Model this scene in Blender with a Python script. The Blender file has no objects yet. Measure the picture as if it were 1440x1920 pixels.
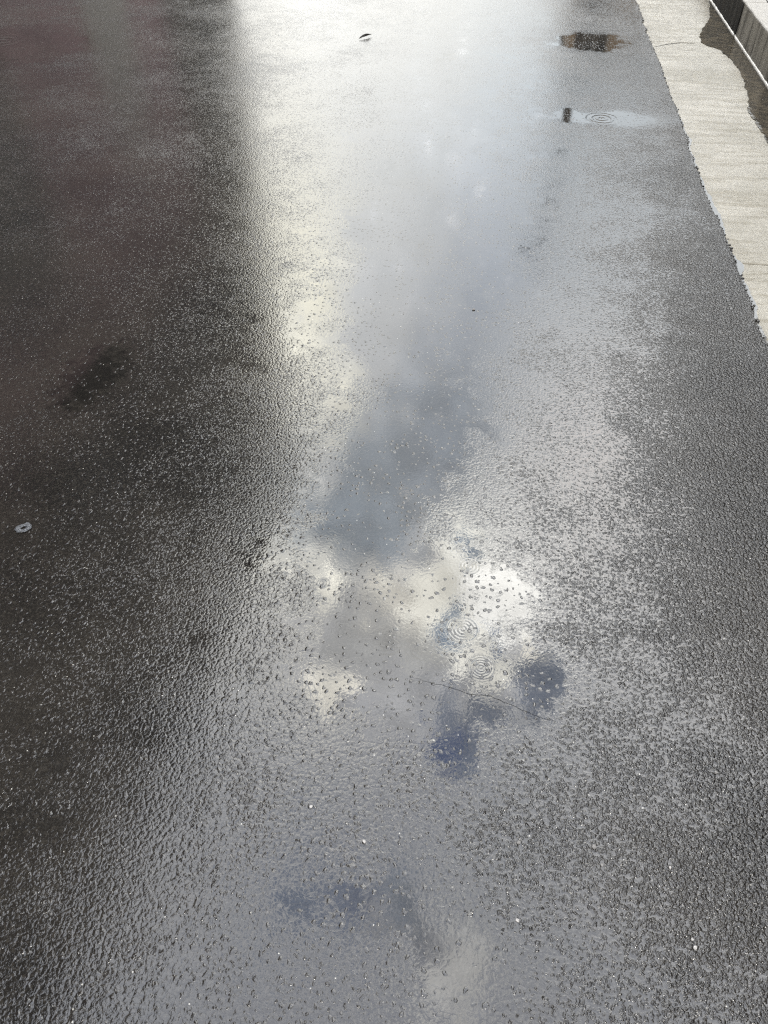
import bpy, bmesh, math, random
from mathutils import Vector, noise
random.seed(7)
R = math.radians
sc = bpy.context.scene
COL = sc.collection

# ------------------------------------------------------------------ camera
FPX, W, H = 1400.0, 1440.0, 1920.0
CAM_H = 1.5
PITCH = math.atan(1460 / FPX)          # downwards from the horizon
YAW = math.atan(280 / math.hypot(FPX, 1460))   # the camera looks this far left of the street (+Y)

def ray(x, y):
    """direction in the world of a point of the photograph (1440 x 1920)"""
    r, d = x - 720, y - 960
    c, s = math.cos(PITCH), math.sin(PITCH)
    fw, dn = FPX * c - d * s, FPX * s + d * c
    cy, sy = math.cos(-YAW), math.sin(-YAW)
    return Vector((r * cy + fw * sy, -r * sy + fw * cy, -dn))

def ground(x, y, z=0.0):
    v = ray(x, y)
    t = (CAM_H - z) / -v.z
    return Vector((v.x * t, v.y * t, z))

def mirror_dir(x, y):
    v = ray(x, y).normalized()
    return Vector((v.x, v.y, -v.z))

cam = bpy.data.cameras.new("camera")
cam.sensor_fit = 'VERTICAL'
cam.sensor_height = 36.0
cam.lens = FPX / H * 36.0
cam.clip_start, cam.clip_end = 0.05, 6000
cam.dof.use_dof = True
cam.dof.focus_distance = 2.3
cam.dof.aperture_fstop = 9.0
co = bpy.data.objects.new("camera", cam)
co.location = (0, 0, CAM_H)
co.rotation_euler = (math.pi / 2 - PITCH, 0, YAW)
COL.objects.link(co)
sc.camera = co

# ------------------------------------------------------------------ node helpers
class S:
    """a socket with arithmetic"""
    def __init__(s, nt, sock): s.nt, s.s = nt, sock
    def m(s, op, *a):
        n = s.nt.nodes.new('ShaderNodeMath'); n.operation = op
        for i, v in enumerate((s,) + a):
            if isinstance(v, S): s.nt.links.new(v.s, n.inputs[i])
            else: n.inputs[i].default_value = v
        return S(s.nt, n.outputs[0])
    def __add__(s, o): return s.m('ADD', o)
    def __sub__(s, o): return s.m('SUBTRACT', o)
    def __mul__(s, o): return s.m('MULTIPLY', o)
    def __truediv__(s, o): return s.m('DIVIDE', o)
    def sq(s): return s.m('MULTIPLY', s)
    def smax(s, o, k): return s.m('SMOOTH_MAX', o, k)
    def step(s, a, b, lo=0.0, hi=1.0):
        n = s.nt.nodes.new('ShaderNodeMapRange'); n.interpolation_type = 'SMOOTHSTEP'
        s.nt.links.new(s.s, n.inputs[0])
        for i, v in zip((1, 2, 3, 4), (a, b, lo, hi)): n.inputs[i].default_value = v
        return S(s.nt, n.outputs[0])

class G:
    """a node tree"""
    def __init__(g, nt): g.nt = nt; nt.nodes.clear()
    def new(g, t, **kw):
        n = g.nt.nodes.new(t)
        for k, v in kw.items(): setattr(n, k, v)
        return n
    def link(g, a, b): g.nt.links.new(a.s if isinstance(a, S) else a, b)
    def coord(g, out='Object'): return S(g.nt, g.new('ShaderNodeTexCoord').outputs[out])
    def sep(g, v):
        n = g.new('ShaderNodeSeparateXYZ'); g.link(v, n.inputs[0])
        return [S(g.nt, o) for o in n.outputs]
    def vec(g, op, a, b=None, out=0):
        n = g.new('ShaderNodeVectorMath', operation=op)
        for i, v in enumerate((a, b)):
            if v is None: continue
            if isinstance(v, S): g.link(v, n.inputs[i])
            elif op == 'SCALE' and i == 1: n.inputs['Scale'].default_value = v
            else: n.inputs[i].default_value = v
        return S(g.nt, n.outputs[out])
    def noise(g, v, scale, detail=2.0, rough=0.5, dim='3D', color=False, dist=0.0):
        n = g.new('ShaderNodeTexNoise', noise_dimensions=dim)
        g.link(v, n.inputs['Vector'])
        n.inputs['Scale'].default_value = scale; n.inputs['Detail'].default_value = detail
        n.inputs['Roughness'].default_value = rough; n.inputs['Distortion'].default_value = dist
        return S(g.nt, n.outputs['Color' if color else 'Fac'])
    def voro(g, v, scale, feature='F1', smooth=0.3, rnd=1.0):
        n = g.new('ShaderNodeTexVoronoi', voronoi_dimensions='2D', feature=feature)
        g.link(v, n.inputs['Vector']); n.inputs['Scale'].default_value = scale
        n.inputs['Randomness'].default_value = rnd
        if feature == 'SMOOTH_F1': n.inputs['Smoothness'].default_value = smooth
        return S(g.nt, n.outputs['Distance']), S(g.nt, n.outputs['Color'])
    def mix(g, f, a, b, blend='MIX'):
        n = g.new('ShaderNodeMix', data_type='RGBA', blend_type=blend); n.clamp_result = False
        for v, i in ((f, 0), (a, 6), (b, 7)):
            if isinstance(v, S): g.link(v, n.inputs[i])
            elif i == 0: n.inputs[0].default_value = v
            else: n.inputs[i].default_value = (*v, 1)[:4]
        return S(g.nt, n.outputs[2])
    def bump(g, h, dist, strength=1.0):
        n = g.new('ShaderNodeBump'); g.link(h, n.inputs['Height'])
        n.inputs['Distance'].default_value = dist; n.inputs['Strength'].default_value = strength
        return S(g.nt, n.outputs[0])

def material(name):
    m = bpy.data.materials.new(name); m.use_nodes = True
    g = G(m.node_tree)
    p = g.new('ShaderNodeBsdfPrincipled'); o = g.new('ShaderNodeOutputMaterial')
    g.link(p.outputs[0], o.inputs[0])
    return m, g, p

def setp(g, p, **kw):
    for k, v in kw.items():
        i = p.inputs[k.replace('_', ' ')]
        if isinstance(v, S): g.link(v, i)
        elif isinstance(v, tuple): i.default_value = (*v, 1)[:4]
        else: i.default_value = v

# ------------------------------------------------------------------ world: clouds over a clear sky
EXPO = 1.0
IOR = 1.6
def fres(el):
    c1 = math.sin(R(el)); s2 = math.cos(R(el)) / IOR; c2 = math.sqrt(1 - s2 * s2)
    a = (c1 - IOR * c2) / (c1 + IOR * c2); b = (c2 - IOR * c1) / (c2 + IOR * c1)
    return (a * a + b * b) / 2
def lin(c): return tuple((v / 255 / 12.92) if v < 10 else ((v / 255 + .055) / 1.055) ** 2.4 for v in c)
def sky_for(c, el, gain=1.0):
    """brightness of sky (in the render's units) that wet asphalt shows as colour c at this elevation"""
    f = fres(el) * 2 ** EXPO
    return tuple(max(v - .022, .004) / f * gain for v in lin(c))

SUN_EL, SUN_AZ = 48.0, 172.0      # azimuth to the right of the street
NISH = 0.1
w = bpy.data.worlds.new("World"); sc.world = w; w.use_nodes = True
g = G(w.node_tree)
bg = g.new('ShaderNodeBackground'); wo = g.new('ShaderNodeOutputWorld'); g.link(bg.outputs[0], wo.inputs[0])
sky = g.new('ShaderNodeTexSky', sky_type='NISHITA'); sky.sun_disc = False
sky.sun_elevation = R(SUN_EL); sky.sun_rotation = R(SUN_AZ)
D = g.coord('Generated')
n1 = g.noise(D, 5.0, 6, .55, color=True)
n2 = g.noise(D, 22.0, 5, .6, color=True)
wob = g.vec('SCALE', g.vec('SUBTRACT', n1, (.5, .5, .5)), .16)
wob2 = g.vec('SCALE', g.vec('SUBTRACT', n2, (.5, .5, .5)), .15)
DW = g.vec('ADD', g.vec('ADD', D, wob), wob2)
dx, dy, dz = g.sep(D)
_, _, wz = g.sep(DW)
# plain cloud deck: brightness by elevation
stops = [(0, (205, 205, 202)), (11, (212, 212, 206)), (16, (190, 194, 196)), (25, (176, 182, 187)), (40, (194, 195, 195)),
         (52, (190, 190, 190)), (60, (164, 165, 167)), (70, (138, 140, 144)), (90, (120, 123, 130))]
TOP = 12.0
ramp = g.new('ShaderNodeValToRGB'); g.link(wz, ramp.inputs[0])
el = ramp.color_ramp.elements
while len(el) > 1: el.remove(el[-1])
for i, (e, c) in enumerate(stops):
    q = el[0] if i == 0 else el.new(math.sin(R(e)))
    q.position = math.sin(R(e)); q.color = (*[v / TOP for v in sky_for(c, max(e, 9))], 1)
cloud = g.vec('SCALE', S(g.nt, ramp.outputs[0]), TOP)
tuft = (g.noise(D, 42, 8, .66) - .5) * 1.9
blobs = [  # photo point whose mirror image shows it, radius, colour seen there, softness
    (660, 60, 320, (242, 240, 233), .9), (850, 25, 150, (236, 234, 226), .8),
    (1000, 200, 190, (190, 198, 203), .9), (850, 400, 200, (176, 182, 188), .9), (850, 560, 200, (160, 166, 174), .9),
    (640, 330, 240, (212, 214, 213), 1.2), (660, 600, 150, (192, 194, 195), 1.2), (510, 200, 80, (248, 246, 236), 1.3), (535, 380, 74, (254, 250, 230), 1.2), (552, 540, 80, (253, 249, 229), 1.2),
    (580, 690, 78, (248, 245, 228), 1.2), (620, 780, 50, (228, 224, 208), 1.0),
    (720, 870, 130, (140, 147, 154), .9), (830, 800, 110, (134, 140, 147), .9), (680, 980, 110, (130, 137, 144), .9),
    (610, 970, 80, (130, 137, 144), .7),
    (1130, 850, 150, (206, 201, 198), .9), (1130, 1050, 140, (194, 192, 190), .9), (450, 1060, 110, (215, 214, 208), .9), (370, 1230, 100, (190, 190, 187), .9), (500, 900, 80, (205, 204, 198), 1.0),
    (540, 1075, 90, (206, 205, 198), .8), (590, 1105, 42, (244, 241, 228), .6), (720, 1130, 80, (196, 193, 184), .8),
    (885, 1040, 100, (228, 227, 219), .7), (940, 1130, 105, (242, 241, 236), .7), (810, 1120, 75, (222, 220, 210), .7),
    (880, 1235, 88, (228, 226, 217), .7), (985, 1225, 45, (236, 232, 220), .6),
    (600, 1320, 60, (232, 228, 216), .7), (760, 1215, 55, (168, 168, 165), .9),
    (895, 1025, 24, (120, 132, 146), .8), (835, 1185, 44, (112, 124, 138), .7), (862, 1130, 22, (150, 156, 162), .9), (940, 1205, 34, (104, 115, 134), .7),
    (1015, 1290, 78, (104, 110, 121), .7), (1075, 1290, 40, (106, 112, 122), .7), (850, 1345, 76, (104, 110, 121), .7), (800, 1400, 45, (82, 92, 116), .6),
    (930, 1330, 36, (150, 150, 150), .8), (1050, 1190, 45, (140, 142, 144), .8), (640, 1200, 90, (152, 153, 153), .9),
    (590, 1650, 66, (98, 106, 120), .7), (660, 1690, 50, (100, 108, 124), .8), (760, 1690, 62, (106, 112, 121), .7), (850, 1605, 36, (96, 105, 124), .7),
    (720, 1890, 50, (98, 106, 122), .7), (890, 1790, 70, (158, 158, 157), .7), (780, 1850, 60, (160, 160, 158), .7), (930, 1680, 60, (150, 151, 151), .7), (650, 1790, 60, (148, 149, 150), .7), (560, 1850, 80, (142, 144, 148), .9),
]
for x, y, r, c, soft in blobs:
    d0, d1 = mirror_dir(x, y), mirror_dir(x + r, y)
    rad = (d1 - d0).length
    e = math.degrees(math.asin(d0.z))
    dist = g.vec('DISTANCE', DW, tuple(d0), out=1)
    f = dist.step(rad * (1 - soft * .75), rad * (1 + soft * .55), 1.0, 0.0)
    if soft <= .7: f = (f + tuft * 1.7).step(.34, .58)
    cloud = g.mix(f, cloud, sky_for(c, max(e, 9)))
grain = g.noise(D, 20, 8, .64)
gm = g.new('ShaderNodeVectorMath', operation='SCALE'); g.link(cloud, gm.inputs[0]); g.link((grain.step(.22, .78, .64, 1.32) - 1.0) * dz.step(.45, .75, .22, 1.0) + 1.0, gm.inputs['Scale'])
cloud = S(g.nt, gm.outputs[0])
# the deck is far brighter along the street ahead than behind the viewer
side = dy.step(-.8, .0, .40, 1.0)
gm = g.new('ShaderNodeVectorMath', operation='SCALE'); g.link(cloud, gm.inputs[0]); g.link(side, gm.inputs['Scale'])
cloud = g.vec('SCALE', S(g.nt, gm.outputs[0]), 1 / NISH)
veil = g.noise(D, 2.3, 3, .5).step(.30, .55, .975, 1.0)     # a little blue comes through
g.link(g.mix(veil, S(g.nt, sky.outputs[0]), cloud), bg.inputs[0])
bg.inputs[1].default_value = NISH

sun = bpy.data.lights.new("sun", 'SUN'); sun.energy = 1.3; sun.angle = R(9); sun.color = (1, .95, .86)
so = bpy.data.objects.new("sun", sun); COL.objects.link(so)
so.rotation_euler = (R(90 - SUN_EL), 0, R(180 - SUN_AZ) )
so.location = (20, 20, 40)

# ------------------------------------------------------------------ objects helpers
def props(o, label=None, cat=None, group=None, kind=None):
    for k, v in (('label', label), ('category', cat), ('group', group), ('kind', kind)):
        if v: o[k] = v
    return o

def obj(name, bm, mat, parent=None, smooth=False, **kw):
    me = bpy.data.meshes.new(name)
    bmesh.ops.recalc_face_normals(bm, faces=bm.faces)
    bm.to_mesh(me); bm.free()
    if smooth:
        for p in me.polygons: p.use_smooth = True
    me.materials.append(mat)
    o = bpy.data.objects.new(name, me); COL.objects.link(o)
    if parent: o.parent = parent
    return props(o, **kw)

def empty(name, loc, rz=0, **kw):
    o = bpy.data.objects.new(name, None); o.location = loc; o.rotation_euler = (0, 0, rz)
    COL.objects.link(o); return props(o, **kw)

def box(bm, x0, x1, y0, y1, z0, z1):
    vs = [bm.verts.new((x, y, z)) for z in (z0, z1) for x, y in ((x0, y0), (x1, y0), (x1, y1), (x0, y1))]
    for f in ((0, 1, 2, 3), (4, 5, 6, 7), (0, 1, 5, 4), (1, 2, 6, 5), (2, 3, 7, 6), (3, 0, 4, 7)):
        bm.faces.new([vs[i] for i in f])

def tube(bm, p0, p1, r0, r1, n=12):
    a, b = Vector(p0), Vector(p1); ax = (b - a).normalized()
    u = ax.orthogonal().normalized(); v = ax.cross(u)
    rings = [[bm.verts.new(q + (u * math.cos(t) + v * math.sin(t)) * r) for t in [2 * math.pi * i / n for i in range(n)]] for q, r in ((a, r0), (b, r1))]
    for i in range(n): bm.faces.new((rings[0][i], rings[0][(i + 1) % n], rings[1][(i + 1) % n], rings[1][i]))
    bm.faces.new(rings[0]); bm.faces.new(rings[1])

# ------------------------------------------------------------------ wet asphalt
def wet_asphalt():
    m, g, p = material("wet asphalt")
    P = g.coord()
    x, y, z = g.sep(P)
    cmb = g.new('ShaderNodeCombineXYZ'); g.link(x, cmb.inputs[0]); g.link(y, cmb.inputs[1])
    P = S(g.nt, cmb.outputs[0])
    # water depth over the low-lying parts (mm against the height of a typical stone)
    lvl = (g.noise(P, 2.2, 4, .55, '2D') - .5) * 1.3 + (g.noise(P, 11, 3, .55, '2D') - .5) * .55
    lvl = lvl + .08
    rag = (g.noise(P, 7, 5, .65, '2D') - .5) * 1.1
    pools = [  # photo point, half width, half length (m along the street), depth
        (800, 300, .66, 4.2, .62), (820, 520, .42, 2.0, .40), (830, 1180, .25, .32, 1.5), (640, 1200, .20, .25, .55), (1010, 1265, .13, .14, .8), (850, 1350, .20, .14, .9), (640, 980, .3, .28, .45), (800, 850, .22, .35, .45),
        (740, 1710, .12, .09, .75), (600, 1650, .10, .08, .35), (870, 1830, .13, .11, .9), (1108, 78, .26, .24, 1.5, .55, 1.25), (1150, 222, .34, .13, 1.2, .3, 1.4), (30, 85, .5, .5, 1.2), (170, 700, .14, .24, .7, .4, 1.1),
        (1060, 216, .09, .20, .4), (1050, 310, .13, .30, .22), (1030, 260, .24, 2.4, .2), (1400, 700, .24, 2.6, -.7), (1355, 980, .34, 1.3, -.62, .35, 1.25), (1150, 900, .22, .6, .18), (1280, 1680, .3, .35, -.35), (500, 420, .28, 2.0, -.14), (500, 850, .2, .5, -.22), (540, 885, .12, .22, -.4), (1340, 300, .22, 3.2, -.5), (180, 650, .95, 2.6, .40), (1290, 1640, .3, .3, -.15),
    ]
    for px, py, rx, ry, a, *sh in pools:
        c = ground(px, py)
        q = g.vec('MULTIPLY', g.vec('SUBTRACT', P, (c.x, c.y, 0)), (1 / rx, 1 / ry, 0))
        lvl = lvl + (g.vec('LENGTH', q, out=1) + rag).step(*(sh or (.25, 1.25)), a, 0.0)
    warp = g.vec('SCALE', g.vec('SUBTRACT', g.noise(P, 70, 3, .6, '2D', color=True), (.5, .5, .5)), .013)
    PW = g.vec('ADD', P, warp)
    d1, c1 = g.voro(PW, 124, 'SMOOTH_F1', .12)
    d2, c2 = g.voro(PW, 260, 'SMOOTH_F1', .2)
    d3, c3 = g.voro(g.vec('ADD', PW, (3.3, 1.7, 0)), 86, 'F1')
    r1 = g.sep(c1)[0]; r2 = g.sep(c2)[1]; r3 = g.sep(c3)[0]
    stone = (r1 * .58) - (d1.sq() * 1.9) + .26
    fine = (r2 * .40) - (d2.sq() * .75)
    hf = g.noise(P, 480, 2, .6, '2D') - .5
    hs = stone + fine * .85 + hf * .10
    hs = hs - .35
    swell = (g.noise(P, 30, 2, .5, '2D') - .5) * .16 + (g.noise(P, 110, 2, .5, '2D') - .5) * .10
    wl = lvl
    cover = (wl - hs)                      # > 0: under water
    thin = wl.step(.55, 1.05, .095, .008)     # a thin film still follows the stones
    d4, c4 = g.voro(g.vec('ADD', PW, (1.9, 6.2, 0)), 58, 'F1')
    q4 = g.sep(c4)
    rad4 = q4[1] * .20 + .12
    dome = (d4 / rad4).sq().m('SUBTRACT', 1.0) * -1.0
    bub = (g.noise(P, 6, 2, .5, '2D') - .5) * 1.6
    for px, py, rr in ((640, 1655, .10), (600, 1330, .09), (820, 1430, .08), (700, 1120, .10), (760, 1850, .08)):
        c = ground(px, py)
        bub = bub + g.vec('LENGTH', g.vec('SUBTRACT', P, (c.x, c.y, 0)), out=1).step(rr * .4, rr * 1.3, .40, 0.0)
    dome = dome.m('MAXIMUM', 0.0) * (q4[0] + bub).step(.52, .66) * rad4 * 1.9
    rad3 = r3 * .22 + .10
    dot = ((d3 / rad3).sq().m('SUBTRACT', 1.0) * -1.0).m('MAXIMUM', 0.0) * g.sep(c3)[1].step(.66, .74) * rad3 * 2.4
    dot = dot * wl.step(.30, .75, 1.0, 0.0) * wl.step(-.75, -.35)
    hh = (hs - wl).smax(swell * .11, .32) + (stone * 1.15 + fine * .5) * thin + dome * wl.step(.1, .5) + dot + (g.noise(P, 160, 3, .6, '2D') - .5) * wl.step(.35, .95, .075, .005)
    # rings made by falling drops
    for px, py, rad, lam, amp in ((868, 1180, .042, .0088, .034), (902, 1252, .038, .0068, .022), (605, 1093, .020, .007, .03), (880, 1062, .03, .009, .03), (902, 870, .026, .009, .03), (5, 76, .17, .06, .7), (1128, 222, .11, .035, .22), (948, 872, .02, .008, .02), (730, 960, .018, .008, .02)):
        c = ground(px, py)
        d = g.vec('LENGTH', g.vec('SUBTRACT', P, (c.x, c.y, 0)), out=1)
        ring = ((d + (g.noise(P, 70, 2, .5, '2D') - .5) * lam * .28) * (2 * math.pi / lam)).m('SINE') * d.step(rad * .55, rad * 1.15, amp, 0.0) * cover.step(-.1, .3)
        hh = hh + ring
    nrm = g.bump(hh, .00155, 1.0)
    # colour
    tone = g.noise(P, 1.7, 5, .6, '2D')
    base = g.mix(tone.step(.3, .7), (.0055, .0050, .0046), (.0125, .0108, .0090))
    base = g.mix(g.sep(c2)[2].step(.55, .95, 0, .55), base, (.026, .023, .019))
    c = ground(172, 705)  # puddle's dark reflection of the building, painted into the asphalt colour
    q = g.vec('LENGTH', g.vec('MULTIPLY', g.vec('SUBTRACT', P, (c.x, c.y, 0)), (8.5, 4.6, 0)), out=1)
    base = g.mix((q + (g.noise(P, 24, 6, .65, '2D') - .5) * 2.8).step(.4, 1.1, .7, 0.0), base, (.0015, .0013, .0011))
    dsp, csp = g.voro(g.vec('ADD', P, (7.1, .4, 0)), 150, 'F1')
    speck = g.sep(csp)[0].step(.9965, .998) * dsp.step(.14, .24, 1.0, 0.0)
    base = g.mix(speck, base, (.34, .33, .30))
    setp(g, p, Base_Color=base, Roughness=cover.step(-.5, .2, .05, .02), IOR=IOR, Normal=nrm)
    return m
ASPH = wet_asphalt()

EDGE_X, GUT_Z = 1.03, -.014
def edge_x(y):
    a = noise.noise((0, y * .9, 3.1)) * .028 + noise.noise((0, y * 6, 9.1)) * .010
    if 1.2 < y < 9.5: a += noise.noise((2.0, y * 45, .3)) * .006 + noise.noise((4.0, y * 130, .8)) * .004
    return EDGE_X + a
ys = [-60 + i * 1.0 for i in range(60)] + [i * .05 for i in range(24)]
yy = 1.2
while yy < 9.5: ys.append(yy); yy += .004 + yy * .0006
ys += [9.5 + i * .2 for i in range(60)] + [21.5 + i * 4 for i in range(45)]
bm = bmesh.new()
box(bm, -4.55, .85, -60, 200, -.2, 0)
prev = None
for y in ys:
    e = edge_x(y)
    row = [bm.verts.new(v) for v in ((.85, y, 0), (e, y, 0), (e + .004 + .003 * noise.noise((9, y * 90, 0)), y, -.006), (e, y, -.03))]
    if prev:
        for i in range(3): bm.faces.new((prev[i], row[i], row[i + 1], prev[i + 1]))
    prev = row
# lumps of aggregate along the broken edge
tmpl = bmesh.new(); bmesh.ops.create_icosphere(tmpl, subdivisions=1, radius=1)
tv = [v.co.copy() for v in tmpl.verts]; tf = [[v.index for v in f.verts] for f in tmpl.faces]; tmpl.free()
def lump(bm, c, rx, ry, rz, rot, rough=.25):
    cs, sn = math.cos(rot), math.sin(rot)
    vs = []
    for v in tv:
        k = 1 + random.uniform(-rough, rough)
        a, b = v.x * rx * k, v.y * ry * k
        vs.append(bm.verts.new((c[0] + a * cs - b * sn, c[1] + a * sn + b * cs, c[2] + v.z * rz * k)))
    for f in tf: bm.faces.new([vs[i] for i in f])
for i in range(1500):
    y = 1.8 + 6.2 * (random.random() ** 1.5)
    r = random.uniform(.003, .0075)
    lump(bm, (edge_x(y) + random.gauss(-.002, .006), y, random.uniform(-.012, -.003)), r, r * random.uniform(.7, 1.2), r * .8, random.random() * 6)
obj("road", bm, ASPH, kind='structure')

def outline_sheet(name, pts, z, mat, n=160, ragged=.012, fscale=14, **kw):
    """thin closed sheet with a wandering outline through photo points"""
    P = [ground(px, py, z) for px, py in pts]
    bm = bmesh.new(); top = []; m = len(P)
    for i in range(n):
        t = i / n * m; k = int(t); u = t - k
        p0, p1, p2, p3 = P[(k - 1) % m], P[k % m], P[(k + 1) % m], P[(k + 2) % m]
        q = .5 * ((2 * p1) + (p2 - p0) * u + (2 * p0 - 5 * p1 + 4 * p2 - p3) * u * u + (3 * p1 - p0 - 3 * p2 + p3) * u ** 3)
        q = q + Vector((noise.noise(q * fscale), noise.noise(q * fscale + Vector((5, 5, 5))), 0)) * ragged
        top.append(bm.verts.new((q.x, q.y, z)))
    bm.faces.new(top)
    bmesh.ops.triangulate(bm, faces=[q for q in bm.faces if len(q.verts) > 4])
    return obj(name, bm, mat, kind='structure', **kw)

for pts in (
    [(560, 1060), (640, 1060), (760, 1090), (820, 1000), (900, 970), (990, 1060), (1060, 1170), (1090, 1270), (1020, 1340), (900, 1420), (780, 1440), (760, 1330), (640, 1300), (560, 1200)],
    [(1048, 66), (1110, 58), (1165, 66), (1172, 80), (1120, 94), (1052, 92)],
    [(1060, 216), (1110, 208), (1220, 212), (1238, 222), (1190, 234), (1100, 236), (1064, 228)],
    [(-60, 62), (20, 58), (75, 75), (88, 95), (20, 112), (-60, 108)],
    [(110, 690), (160, 655), (232, 660), (190, 735), (165, 800), (135, 770)],
):
    outline_sheet("puddle", pts, .0001, ASPH)

# ------------------------------------------------------------------ cracks in the asphalt
def dull(name, c, rough=.8):
    m, g, p = material(name)
    P = g.coord(); n = g.noise(P, 60, 4, .6)
    setp(g, p, Base_Color=g.mix(n, tuple(v * .7 for v in c), tuple(v * 1.3 for v in c)), Roughness=rough)
    p.inputs['Specular IOR Level'].default_value = .2
    return m
CRK = dull("dark crack", (.006, .006, .006), .9)
def crack(pts, wd, z=.0005, name="road_crack"):
    P = []
    for (a, b), (c, d) in zip(pts, pts[1:]):
        n = 14
        for i in range(n): P.append(ground(a + (c - a) * i / n, b + (d - b) * i / n, z))
    P.append(ground(*pts[-1], z))
    bm = bmesh.new(); pv = None
    for i, q in enumerate(P):
        t = (P[min(i + 1, len(P) - 1)] - P[max(i - 1, 0)]).normalized(); nrm = Vector((-t.y, t.x, 0))
        q = q + nrm * (noise.noise(q * 60) * .0025 + noise.noise(q * 240) * .0012)
        k = math.sin(math.pi * (i + .6) / (len(P) + .2)) ** .5 * (.6 + .6 * abs(noise.noise(q * 120 + Vector((3, 0, 0)))))
        row = [bm.verts.new(q + nrm * wd * k * s + Vector((0, 0, dz))) for s, dz in ((1, 0), (-1, 0), (-1, -.002), (1, -.002))]
        if pv:
            for j in range(4): bm.faces.new((pv[j], row[j], row[(j + 1) % 4], pv[(j + 1) % 4]))
        pv = row
    return obj(name, bm, CRK, kind='structure')
crack([(780, 1272), (815, 1282), (850, 1290), (880, 1302), (918, 1305), (950, 1318), (985, 1334), (1012, 1345), (1040, 1352)], .0006)
crack([(566, 1072), (568, 1092), (562, 1110), (566, 1128)], .0006)
crack([(1227, 88), (1250, 83), (1275, 80), (1303, 81)], .006, GUT_Z + .001, 'gutter_crack')

# ------------------------------------------------------------------ concrete gutter
def concrete(name, c0, c1, broom=True, wet=.27):
    m, g, p = material(name)
    P = g.coord()
    st = g.vec('MULTIPLY', P, (1.6, 19.0, 20.0)) if broom else g.vec('MULTIPLY', P, (30, 30, 30))
    wv = g.vec('ADD', st, g.vec('SCALE', g.noise(P, 6, 3, color=True), 1.1))
    lines = g.noise(wv, 1.0, 6, .72)
    n = g.noise(P, 2.6, 6, .6); gr = g.noise(P, 330, 3, .7); spot = g.noise(P, 45, 4, .6)
    base = g.mix(n.step(.3, .7), c0, c1)
    base = g.mix(gr.step(.3, .75, 0, .40), base, tuple(v * .55 for v in c0))
    if broom:
        base = g.mix(lines.step(.46, .62, 0, .62), base, (c0[0] * .60, c0[1] * .56, c0[2] * .46))
        yy = g.sep(P)[1]
        xx = g.sep(P)[0]
        edge = g.noise(P, 9, 4, .6)
        for y0, ww, a in ((6.62, .09, .55), (5.55, .20, .50), (4.62, .05, .35)):   # silt lying across the slab
            bnd = ((yy + (edge - .5) * .35 - y0).m('ABSOLUTE')).step(ww * .3, ww, a, 0.0) * spot.step(.3, .6)
            base = g.mix(bnd, base, (.105, .092, .06))
        dirt = (xx + (edge - .5) * .18).step(1.44, 1.60, 0, .5)
        base = g.mix(dirt, base, (.10, .085, .062))
    base = g.mix(g.noise(P, 4.2, 7, .68).step(.50, .68, 0, .42), base, (.135, .122, .092))
    h = (lines * .7 if broom else spot * .6) + gr * .35
    setp(g, p, Base_Color=base, Roughness=spot.step(.35, .65, wet - .12, wet + .2), IOR=1.42, Normal=g.bump(h, .004, 1.0))
    return m
GUT = concrete("wet concrete gutter", (.200, .186, .152), (.275, .258, .218))
PAV = concrete("wet paving concrete", (.16, .156, .148), (.20, .197, .19), broom=False, wet=.3)
bm = bmesh.new()
KX = 1.652                       # foot of the kerb
yj = [-40, -8.0, -4, 0, 3.05, 6.29, 7.36, 10.4, 14, 40, 200]      # joints
for a, b in zip(yj, yj[1:]):
    box(bm, .80, KX + .3, a + .004, b - .004, -.3, GUT_Z)
box(bm, .80, KX + .3, -40, 200, -.31, GUT_Z - .009)
bmesh.ops.bevel(bm, geom=[e for e in bm.edges if abs(e.verts[0].co.z - GUT_Z) < 1e-4 and abs(e.verts[1].co.z - GUT_Z) < 1e-4], offset=.003, segments=1, affect='EDGES')
obj("gutter", bm, GUT, kind='structure')

def water_mat():
    m, g, p = material("standing water")
    P = g.coord()
    n = g.noise(P, 18, 4, .6)
    base = g.mix(n.step(.35, .7), (.030, .027, .022), (.065, .055, .040))
    flo = g.noise(g.vec('MULTIPLY', P, (1, 1, 0)), 75, 3, .6)
    fleck = flo.step(.70, .73)
    base = g.mix(fleck, base, (.55, .54, .50))
    h = g.noise(P, 40, 2, .5) * .5 + fleck * .6
    setp(g, p, Base_Color=base, Roughness=.02, IOR=1.45, Normal=g.bump(h, .0008, 1.0))
    return m
WAT = water_mat()
PZ = GUT_Z + .004
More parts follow.
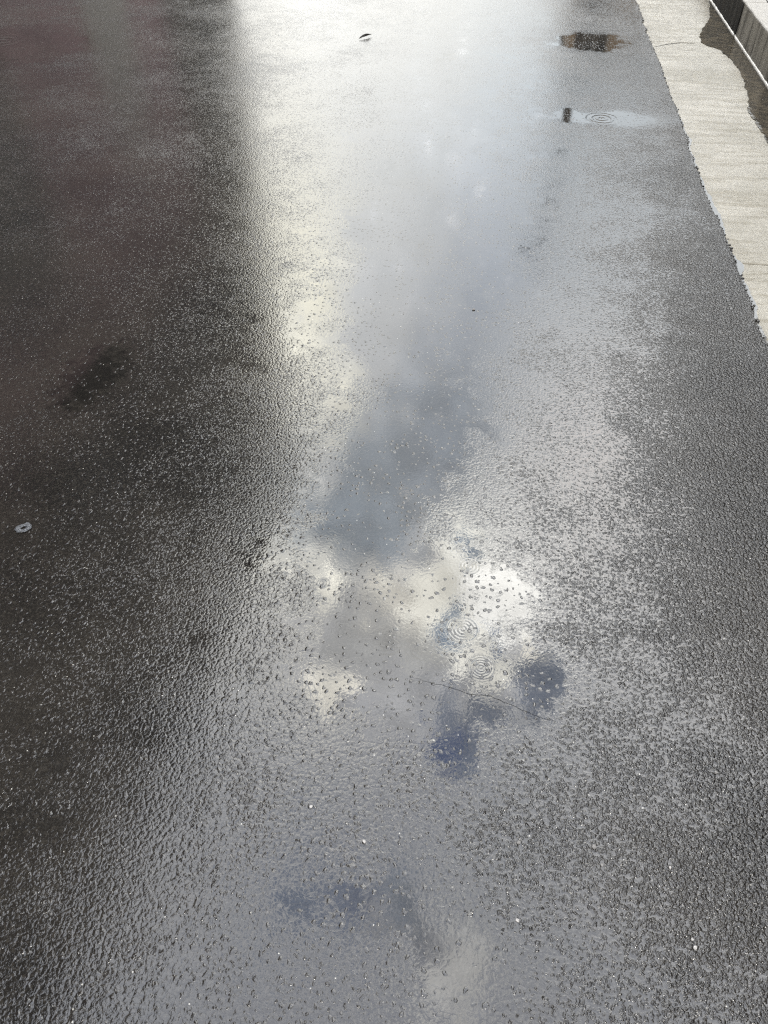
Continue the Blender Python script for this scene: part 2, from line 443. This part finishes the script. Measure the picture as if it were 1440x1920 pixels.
# water standing against the kerb
left = [(1336, -60), (1330, 0), (1331, 28), (1324, 44), (1314, 60), (1314, 76), (1328, 86), (1345, 90), (1362, 104), (1378, 120), (1392, 142), (1398, 158), (1404, 192), (1402, 205), (1412, 222), (1424, 240), (1438, 262), (1470, 330)]
L = [ground(px, py, PZ) for px, py in left]
bm = bmesh.new(); ring = []
def smooth_line(L, n=12):
    out = []
    for i in range(len(L) - 1):
        p0, p1, p2, p3 = L[max(i - 1, 0)], L[i], L[i + 1], L[min(i + 2, len(L) - 1)]
        for k in range(n):
            u = k / n
            out.append(.5 * ((2 * p1) + (p2 - p0) * u + (2 * p0 - 5 * p1 + 4 * p2 - p3) * u * u + (3 * p1 - p0 - 3 * p2 + p3) * u ** 3))
    return out + [L[-1]]
sl = smooth_line(L)
pv = None
for q in sl:
    q = q + Vector((noise.noise(q * 22) * .014 + noise.noise(q * 80) * .006, 0, 0))
    row = [bm.verts.new((q.x, q.y, PZ)), bm.verts.new((KX - .002, q.y, PZ)), bm.verts.new((KX - .002, q.y, PZ - .003)), bm.verts.new((q.x, q.y, PZ - .003))]
    if pv:
        for j in range(4): bm.faces.new((pv[j], row[j], row[(j + 1) % 4], pv[(j + 1) % 4]))
    pv = row
obj("puddle", bm, WAT, kind='structure')
# thin film of water lying along the asphalt edge
def film_mat():
    m, g, p = material("thin water film on concrete")
    P = g.coord()
    setp(g, p, Base_Color=g.mix(g.noise(P, 20, 3), (.085, .084, .08), (.12, .118, .112)), Roughness=.03, IOR=1.45, Normal=g.bump(g.noise(P, 60, 2), .0004))
    return m
FILM = film_mat()
bm = bmesh.new(); pv = None
yy = 2.2
while yy < 5.2:
    e = edge_x(yy)
    wd = .020 + .018 * noise.noise((1, yy * 2.1, 0)) + .010 * noise.noise((1, yy * 9, 0)) + .032 * math.exp(-((yy - 3.03) / .06) ** 2)
    wd = max(wd * min(1, (5.2 - yy) / .5), .002)
    row = [bm.verts.new((e - .02, yy, GUT_Z + .003)), bm.verts.new((e + wd, yy, GUT_Z + .003)), bm.verts.new((e + wd, yy, GUT_Z + .001)), bm.verts.new((e - .02, yy, GUT_Z + .001))]
    if pv:
        for j in range(4): bm.faces.new((pv[j], row[j], row[(j + 1) % 4], pv[(j + 1) % 4]))
    pv = row; yy += .012
obj("water_film", bm, FILM, kind='structure')

# ------------------------------------------------------------------ kerb
def kerb_mat(name, dark, light, amount):
    m, g, p = material(name)
    P = g.coord()
    s = g.noise(g.vec('MULTIPLY', P, (3, 8, 1.3)), 1.0, 5, .62)
    s2 = g.noise(g.vec('MULTIPLY', P, (9, 48, 3)), 1.0, 4, .6)
    n = g.noise(P, 160, 3, .65)
    f = (s * .65 + s2 * .35).step(.62 - amount, .72 - amount * .6)
    base = g.mix(f, dark, light)
    base = g.mix(n.step(.4, .7, 0, .4), base, dark)
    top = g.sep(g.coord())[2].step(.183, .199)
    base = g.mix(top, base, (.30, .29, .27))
    setp(g, p, Base_Color=base, Roughness=n.step(.3, .7, .55, .8), IOR=1.4, Normal=g.bump(n + s2 * .5, .003))
    p.inputs['Specular IOR Level'].default_value = .12
    return m
KD = kerb_mat("dark wet kerb stone", (.010, .009, .0075), (.075, .068, .056), .14)
KL = kerb_mat("streaked pale kerb stone", (.03, .027, .022), (.30, .285, .245), .27)
KT = .20
def kerb_stone(y0, y1, mat, **kw):
    bm = bmesh.new()
    box(bm, 0, .16, .006, y1 - y0 - .006, -.25, KT)
    bmesh.ops.subdivide_edges(bm, edges=[e for e in bm.edges if abs(e.verts[0].co.y - e.verts[1].co.y) > .1], cuts=24, use_grid_fill=True)
    bmesh.ops.bevel(bm, geom=[e for e in bm.edges if e.calc_face_angle(0) > 1], offset=.012, segments=3, affect='EDGES', profile=.6)
    for v in bm.verts:
        k = noise.noise(Vector((v.co.x * 8, (v.co.y + y0) * 9, v.co.z * 8))) * .003 + noise.noise(Vector((v.co.x, (v.co.y + y0) * 40, v.co.z * 30))) * .0015
        v.co.x += k; v.co.z += k
    o = obj("kerb_stone", bm, mat, smooth=False, **kw)
    o.location = (KX, y0, 0)
    return o
GRP = "kerb stones edging the gutter"
kerb_stone(4.36, 5.42, KD, label="nearest dark wet kerb stone beside the end of the gutter puddle", cat="kerb stone", group=GRP)
kerb_stone(5.42, 6.48, KL, label="pale kerb stone streaked with vertical dark stains above the puddle", cat="kerb stone", group=GRP)
kerb_stone(6.48, 7.54, KD, label="farthest dark kerb stone at the top right corner behind the pale one", cat="kerb stone", group=GRP)
bm = bmesh.new()
for a in [-12 + 1.06 * i for i in range(15)]:
    if a + 1.06 < 4.37: box(bm, KX, KX + .16, a + .006, min(a + 1.06, 4.36) - .006, -.25, KT)
for i in range(60): box(bm, KX, KX + .16, 7.54 + 1.06 * i + .006, 7.54 + 1.06 * (i + 1) - .006, -.25, KT)
bmesh.ops.bevel(bm, geom=list(bm.edges), offset=.012, segments=2, affect='EDGES')
obj("kerb", bm, KD, kind='structure')
# waterline gleam painted as a pale strip along the foot of the kerb
GLEAM = dull("pale waterline gleam", (.78, .76, .70), .5)
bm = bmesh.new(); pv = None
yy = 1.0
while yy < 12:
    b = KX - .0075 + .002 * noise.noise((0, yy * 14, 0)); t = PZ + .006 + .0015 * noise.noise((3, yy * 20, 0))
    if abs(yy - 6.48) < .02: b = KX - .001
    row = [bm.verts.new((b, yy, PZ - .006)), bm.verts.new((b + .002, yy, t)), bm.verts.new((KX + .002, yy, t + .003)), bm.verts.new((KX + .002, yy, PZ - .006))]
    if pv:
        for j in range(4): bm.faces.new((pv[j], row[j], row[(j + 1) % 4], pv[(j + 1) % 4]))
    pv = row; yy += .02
obj("waterline_gleam", bm, GLEAM, kind='structure')

bm = bmesh.new()
for i in range(-12, 60): box(bm, KX + .168, 4.56, i * 1.2 + .004, i * 1.2 + 1.196, -.25, KT - .004)
obj("pavement", bm, PAV, kind='structure')

# ------------------------------------------------------------------ ground to the horizon
bm = bmesh.new(); box(bm, -2500, 2500, -2500, 2500, -.6, -.33)
obj("ground", bm, dull("dark earth", (.05, .045, .035), .9), kind='structure')
bm = bmesh.new(); box(bm, -9.5, -4.56, -60, 200, -.3, .05)
obj("pavement", bm, PAV, kind='structure')

# ------------------------------------------------------------------ buildings that stand out of the frame and are mirrored in the road
def plaster(name, c, rough=.85):
    m, g, p = material(name)
    P = g.coord(); n = g.noise(P, .9, 6, .6); f = g.noise(P, 40, 3, .6)
    base = g.mix(n.step(.3, .7), tuple(v * .75 for v in c), tuple(v * 1.25 for v in c))
    setp(g, p, Base_Color=base, Roughness=rough, Normal=g.bump(f, .004))
    return m
def brick(name, a, b, mo):
    m, g, p = material(name)
    P = g.coord(); sx, sy, sz = g.sep(P)
    cb = g.new('ShaderNodeCombineXYZ'); g.link(sx + sy, cb.inputs[0]); g.link(sz, cb.inputs[1])
    t = g.new('ShaderNodeTexBrick'); g.link(cb.outputs[0], t.inputs[0])
    for i, c in ((1, a), (2, b), (3, mo)): t.inputs[i].default_value = (*c, 1)
    t.inputs['Scale'].default_value = 1; t.inputs['Brick Width'].default_value = .22; t.inputs['Row Height'].default_value = .075; t.inputs['Mortar Size'].default_value = .01
    setp(g, p, Base_Color=S(g.nt, t.outputs[0]), Roughness=.85)
    return m
def glass():
    m, g, p = material("dark window glass")
    setp(g, p, Base_Color=(.02, .022, .024), Roughness=.35, IOR=1.3)
    return m
GL = glass()
DARKW = plaster("dark grey render", (.035, .031, .027))
MAUVE = plaster("mauve painted ground floor", (.15, .098, .102))
TRIM = plaster("stone trim", (.20, .19, .17))
ROOF = plaster("roof felt", (.05, .05, .05))

def house(loc, rz, length, depth, height, wall, lower, label, cat, floors, bays, lower_h, lower_from=0.0):
    """front lies on local x = 0, looking along +x; runs from y = 0 (far corner) to y = -length"""
    root = empty("building", loc, rz, label=label, cat=cat)
    bm = bmesh.new(); box(bm, -depth, 0, -length, 0, -.3, height); obj("wall", bm, wall, root)
    bm = bmesh.new(); box(bm, -depth + .3, .035, -length + .02, -lower_from, -.3, lower_h); obj("ground_floor_front", bm, lower, root)
    bm = bmesh.new(); box(bm, -depth - .12, .22, -length - .12, .12, height, height + .28)
    obj("cornice", bm, TRIM, root)
    bm = bmesh.new(); box(bm, -depth + .1, -.1, -length + .1, -.1, height + .28, height + .36); obj("roof", bm, ROOF, root)
    step = length / bays; fh = (height - lower_h) / (floors - 1)
    for k in range(floors):
        for i in range(bays):
            y = -(i + .5) * step; z = 1.0 if k == 0 else lower_h + (k - 1) * fh + .9
            ww, hh = (1.1, 1.5) if k else (1.5, 1.9)
            if k == 0 and i % 3 == 1:
                bm = bmesh.new(); box(bm, .037, .075, y - .5, y + .5, .0, 2.15); d = obj("door", bm, TRIM, root)
                bm = bmesh.new(); box(bm, .077, .11, y + .36, y + .40, 1.0, 1.14); obj("handle", bm, GL, d)
                continue
            x0 = .037 if k == 0 else .002
            bm = bmesh.new()
            for a in ((y - ww / 2 - .07, y - ww / 2, z - .07, z + hh + .07), (y + ww / 2, y + ww / 2 + .07, z - .07, z + hh + .07), (y - ww / 2, y + ww / 2, z + hh, z + hh + .07), (y - .03, y + .03, z, z + hh)):
                box(bm, x0, x0 + .06, *a)
            f = obj("window", bm, TRIM, root)
            bm = bmesh.new(); box(bm, x0 + .005, x0 + .02, y - ww / 2 + .001, y + ww / 2 - .001, z + .001, z + hh - .001); obj("pane", bm, GL, f)
            bm = bmesh.new(); box(bm, x0, x0 + .14, y - ww / 2 - .12, y + ww / 2 + .12, z - .13, z - .071); obj("sill", bm, TRIM, f)
    return root
HB = 12.0
A, B = Vector((-.338, 1.081)) * (HB + 1.5), Vector((-.385, .18)) * (HB + 1.5)
rz = math.atan2(-(A - B).x, (A - B).y)
house((A.x, A.y, 0), rz, 34, 11, HB, DARKW, MAUVE, "dark grey building along the left side of the street mirrored in the wet road", "building", 4, 11, 4.2, 3.0)
BRN = brick("brown brick", (.24, .165, .10), (.18, .125, .08), (.26, .22, .17))
house((17.4, 46, 0), R(-90), 14, 12, 10.6, BRN, BRN, "brown brick building ahead on the right mirrored in the far puddle", "building", 5, 5, 3.2)

house((4.65, -14.8, 0), R(180), 26, 9, 7.2, plaster("dark brown render", (.045, .038, .032)), DARKW, "low dark building along the right pavement that darkens the road by the kerb", "building", 3, 8, 3.0)
pole = empty("utility_pole", (2.08, 24, 0), label="dark utility pole ahead by the kerb mirrored as a dark streak", cat="utility pole")
WOOD = dull("dark pole timber", (.05, .045, .04), .8)
bm = bmesh.new(); tube(bm, (0, 0, 0), (0, 0, 11.2), .15, .10, 16); obj("post", bm, WOOD, pole)
bm = bmesh.new(); box(bm, -.9, .9, -.16, -.08, 10.2, 10.34); obj("crossarm", bm, WOOD, pole)
for x in (-.8, -.4, .4, .8):
    bm = bmesh.new(); tube(bm, (x, -.12, 10.34), (x, -.12, 10.5), .05, .035, 10); obj("insulator", bm, TRIM, pole)
bm = bmesh.new(); tube(bm, (0, -.33, 8.4), (0, -.33, 9.3), .22, .22, 16); obj("transformer", bm, dull("grey metal", (.12, .12, .12), .5), pole)

# ------------------------------------------------------------------ small things lying on the road
def scrap_mat():
    m, g, p = material("clear plastic scrap")
    P = g.coord()
    setp(g, p, Base_Color=g.mix(g.noise(P, 300, 3), (.06, .065, .07), (.22, .23, .25)), Roughness=.15, IOR=1.5, Normal=g.bump(g.noise(P, 250, 3), .003))
    return m
c = ground(45, 991)
bm = bmesh.new()
for i in range(28):
    t = 2 * math.pi * i / 28
    for j, rr in enumerate((.35, .62, 1.0)):
        k = 1 + .22 * noise.noise((math.cos(t) * 2, math.sin(t) * 2, j * .7))
        bm.verts.new((math.cos(t) * .023 * rr * k, math.sin(t) * .016 * rr * k, .002 + (.004 if j == 1 else 0) + .003 * noise.noise((math.cos(t) * 3, math.sin(t) * 3, j + 5))))
bm.verts.ensure_lookup_table()
for i in range(28):
    for j in range(2):
        a, b = i * 3 + j, ((i + 1) % 28) * 3 + j
        bm.faces.new([bm.verts[q] for q in (a, a + 1, b + 1, b)])
bmesh.ops.solidify(bm, geom=list(bm.faces), thickness=.0008)
o = obj("plastic_scrap", bm, scrap_mat(), smooth=True, label="small crumpled ring of pale plastic lying on the dark road at the left edge", cat="litter")
o.location = (c.x, c.y, .001); o.rotation_euler = (0, 0, R(35))

c = ground(685, 71)
bm = bmesh.new(); rows = []
for i in range(13):
    t = i / 12; wd = .011 * math.sin(math.pi * min(t * 1.05, 1)) ** .8 * (1 + .5 * noise.noise((t * 7, 2, 2))) + .0012
    rows.append([bm.verts.new((s * wd, (t - .5) * .13, .004 + .012 * abs(s) * math.sin(math.pi * t) + .006 * t + .003 * noise.noise((s, t * 5, 0)))) for s in (-1, -.5, 0, .5, 1)])
for a, b in zip(rows, rows[1:]):
    for j in range(4): bm.faces.new((a[j], a[j + 1], b[j + 1], b[j]))
bmesh.ops.solidify(bm, geom=list(bm.faces), thickness=.001)
o = obj("leaf", bm, dull("wet dead leaf", (.02, .017, .012), .5), label="dark curled dead leaf stuck on the bright stretch of wet road", cat="leaf")
o.location = (c.x, c.y, .002); o.rotation_euler = (0, 0, R(-35))

def pebble(px, py, r, mat, label, cat="pebble"):
    c = ground(px, py); bm = bmesh.new()
    bmesh.ops.create_icosphere(bm, subdivisions=2, radius=r * .8)
    sd = random.random() * 50
    for v in bm.verts:
        v.co *= 1 + .45 * noise.noise(v.co.normalized() * 1.6 + Vector((sd, 0, 0)))
        v.co.z *= .6; v.co.x *= 1.25
    o = obj("pebble", bm, mat, label=label, cat=cat, group="loose chips on the wet road")
    o.location = (c.x, c.y, r * .45); o.rotation_euler = (0, 0, random.random() * 6)
    return o
WHT = dull("white stone chip", (.33, .32, .31), .6); GRY = dull("grey stone chip", (.16, .155, .15), .4)
pebble(1303, 1777, .0042, WHT, "white chip at the lower right, largest of the white chips on the road")
pebble(1298, 1762, .0026, WHT, "narrow white chip just above the largest white chip")
pebble(970, 1726, .0036, WHT, "white chip right of the dark blue cloud reflection near the bottom")
pebble(583, 1513, .0036, WHT, "white chip below the pale cloud patch left of the crack")
pebble(683, 1578, .0036, WHT, "white chip above the dark blue reflections near the bottom")
pebble(1256, 1627, .0034, WHT, "white chip in the middle of the grey asphalt at the lower right")
pebble(1342, 1449, .0040, GRY, "grey chip casting a dark spot near the right edge")
pebble(1128, 1622, .0036, GRY, "dark grey chip standing in the grey asphalt right of the bubbly patch")
pebble(972, 1580, .0042, GRY, "grey chip with a dark shadow below the right end of the long crack")
pebble(1113, 1588, .0050, GRY, "rounded grey chip between two darker chips at the lower right")
pebble(888, 581, .0060, GRY, "tiny dark chip on the smooth blue grey water film in the middle of the road")

# ------------------------------------------------------------------ render settings
vs = sc.view_settings
sc.display_settings.display_device = 'sRGB'
vs.view_transform = 'Standard'; vs.look = 'None'; vs.exposure = EXPO; vs.gamma = 1
cy = sc.cycles
cy.use_denoising = False
cy.max_bounces = 6; cy.diffuse_bounces = 2; cy.glossy_bounces = 4
cy.sample_clamp_indirect = 6
cy.sample_clamp_direct = 0
cy.filter_width = 1.2
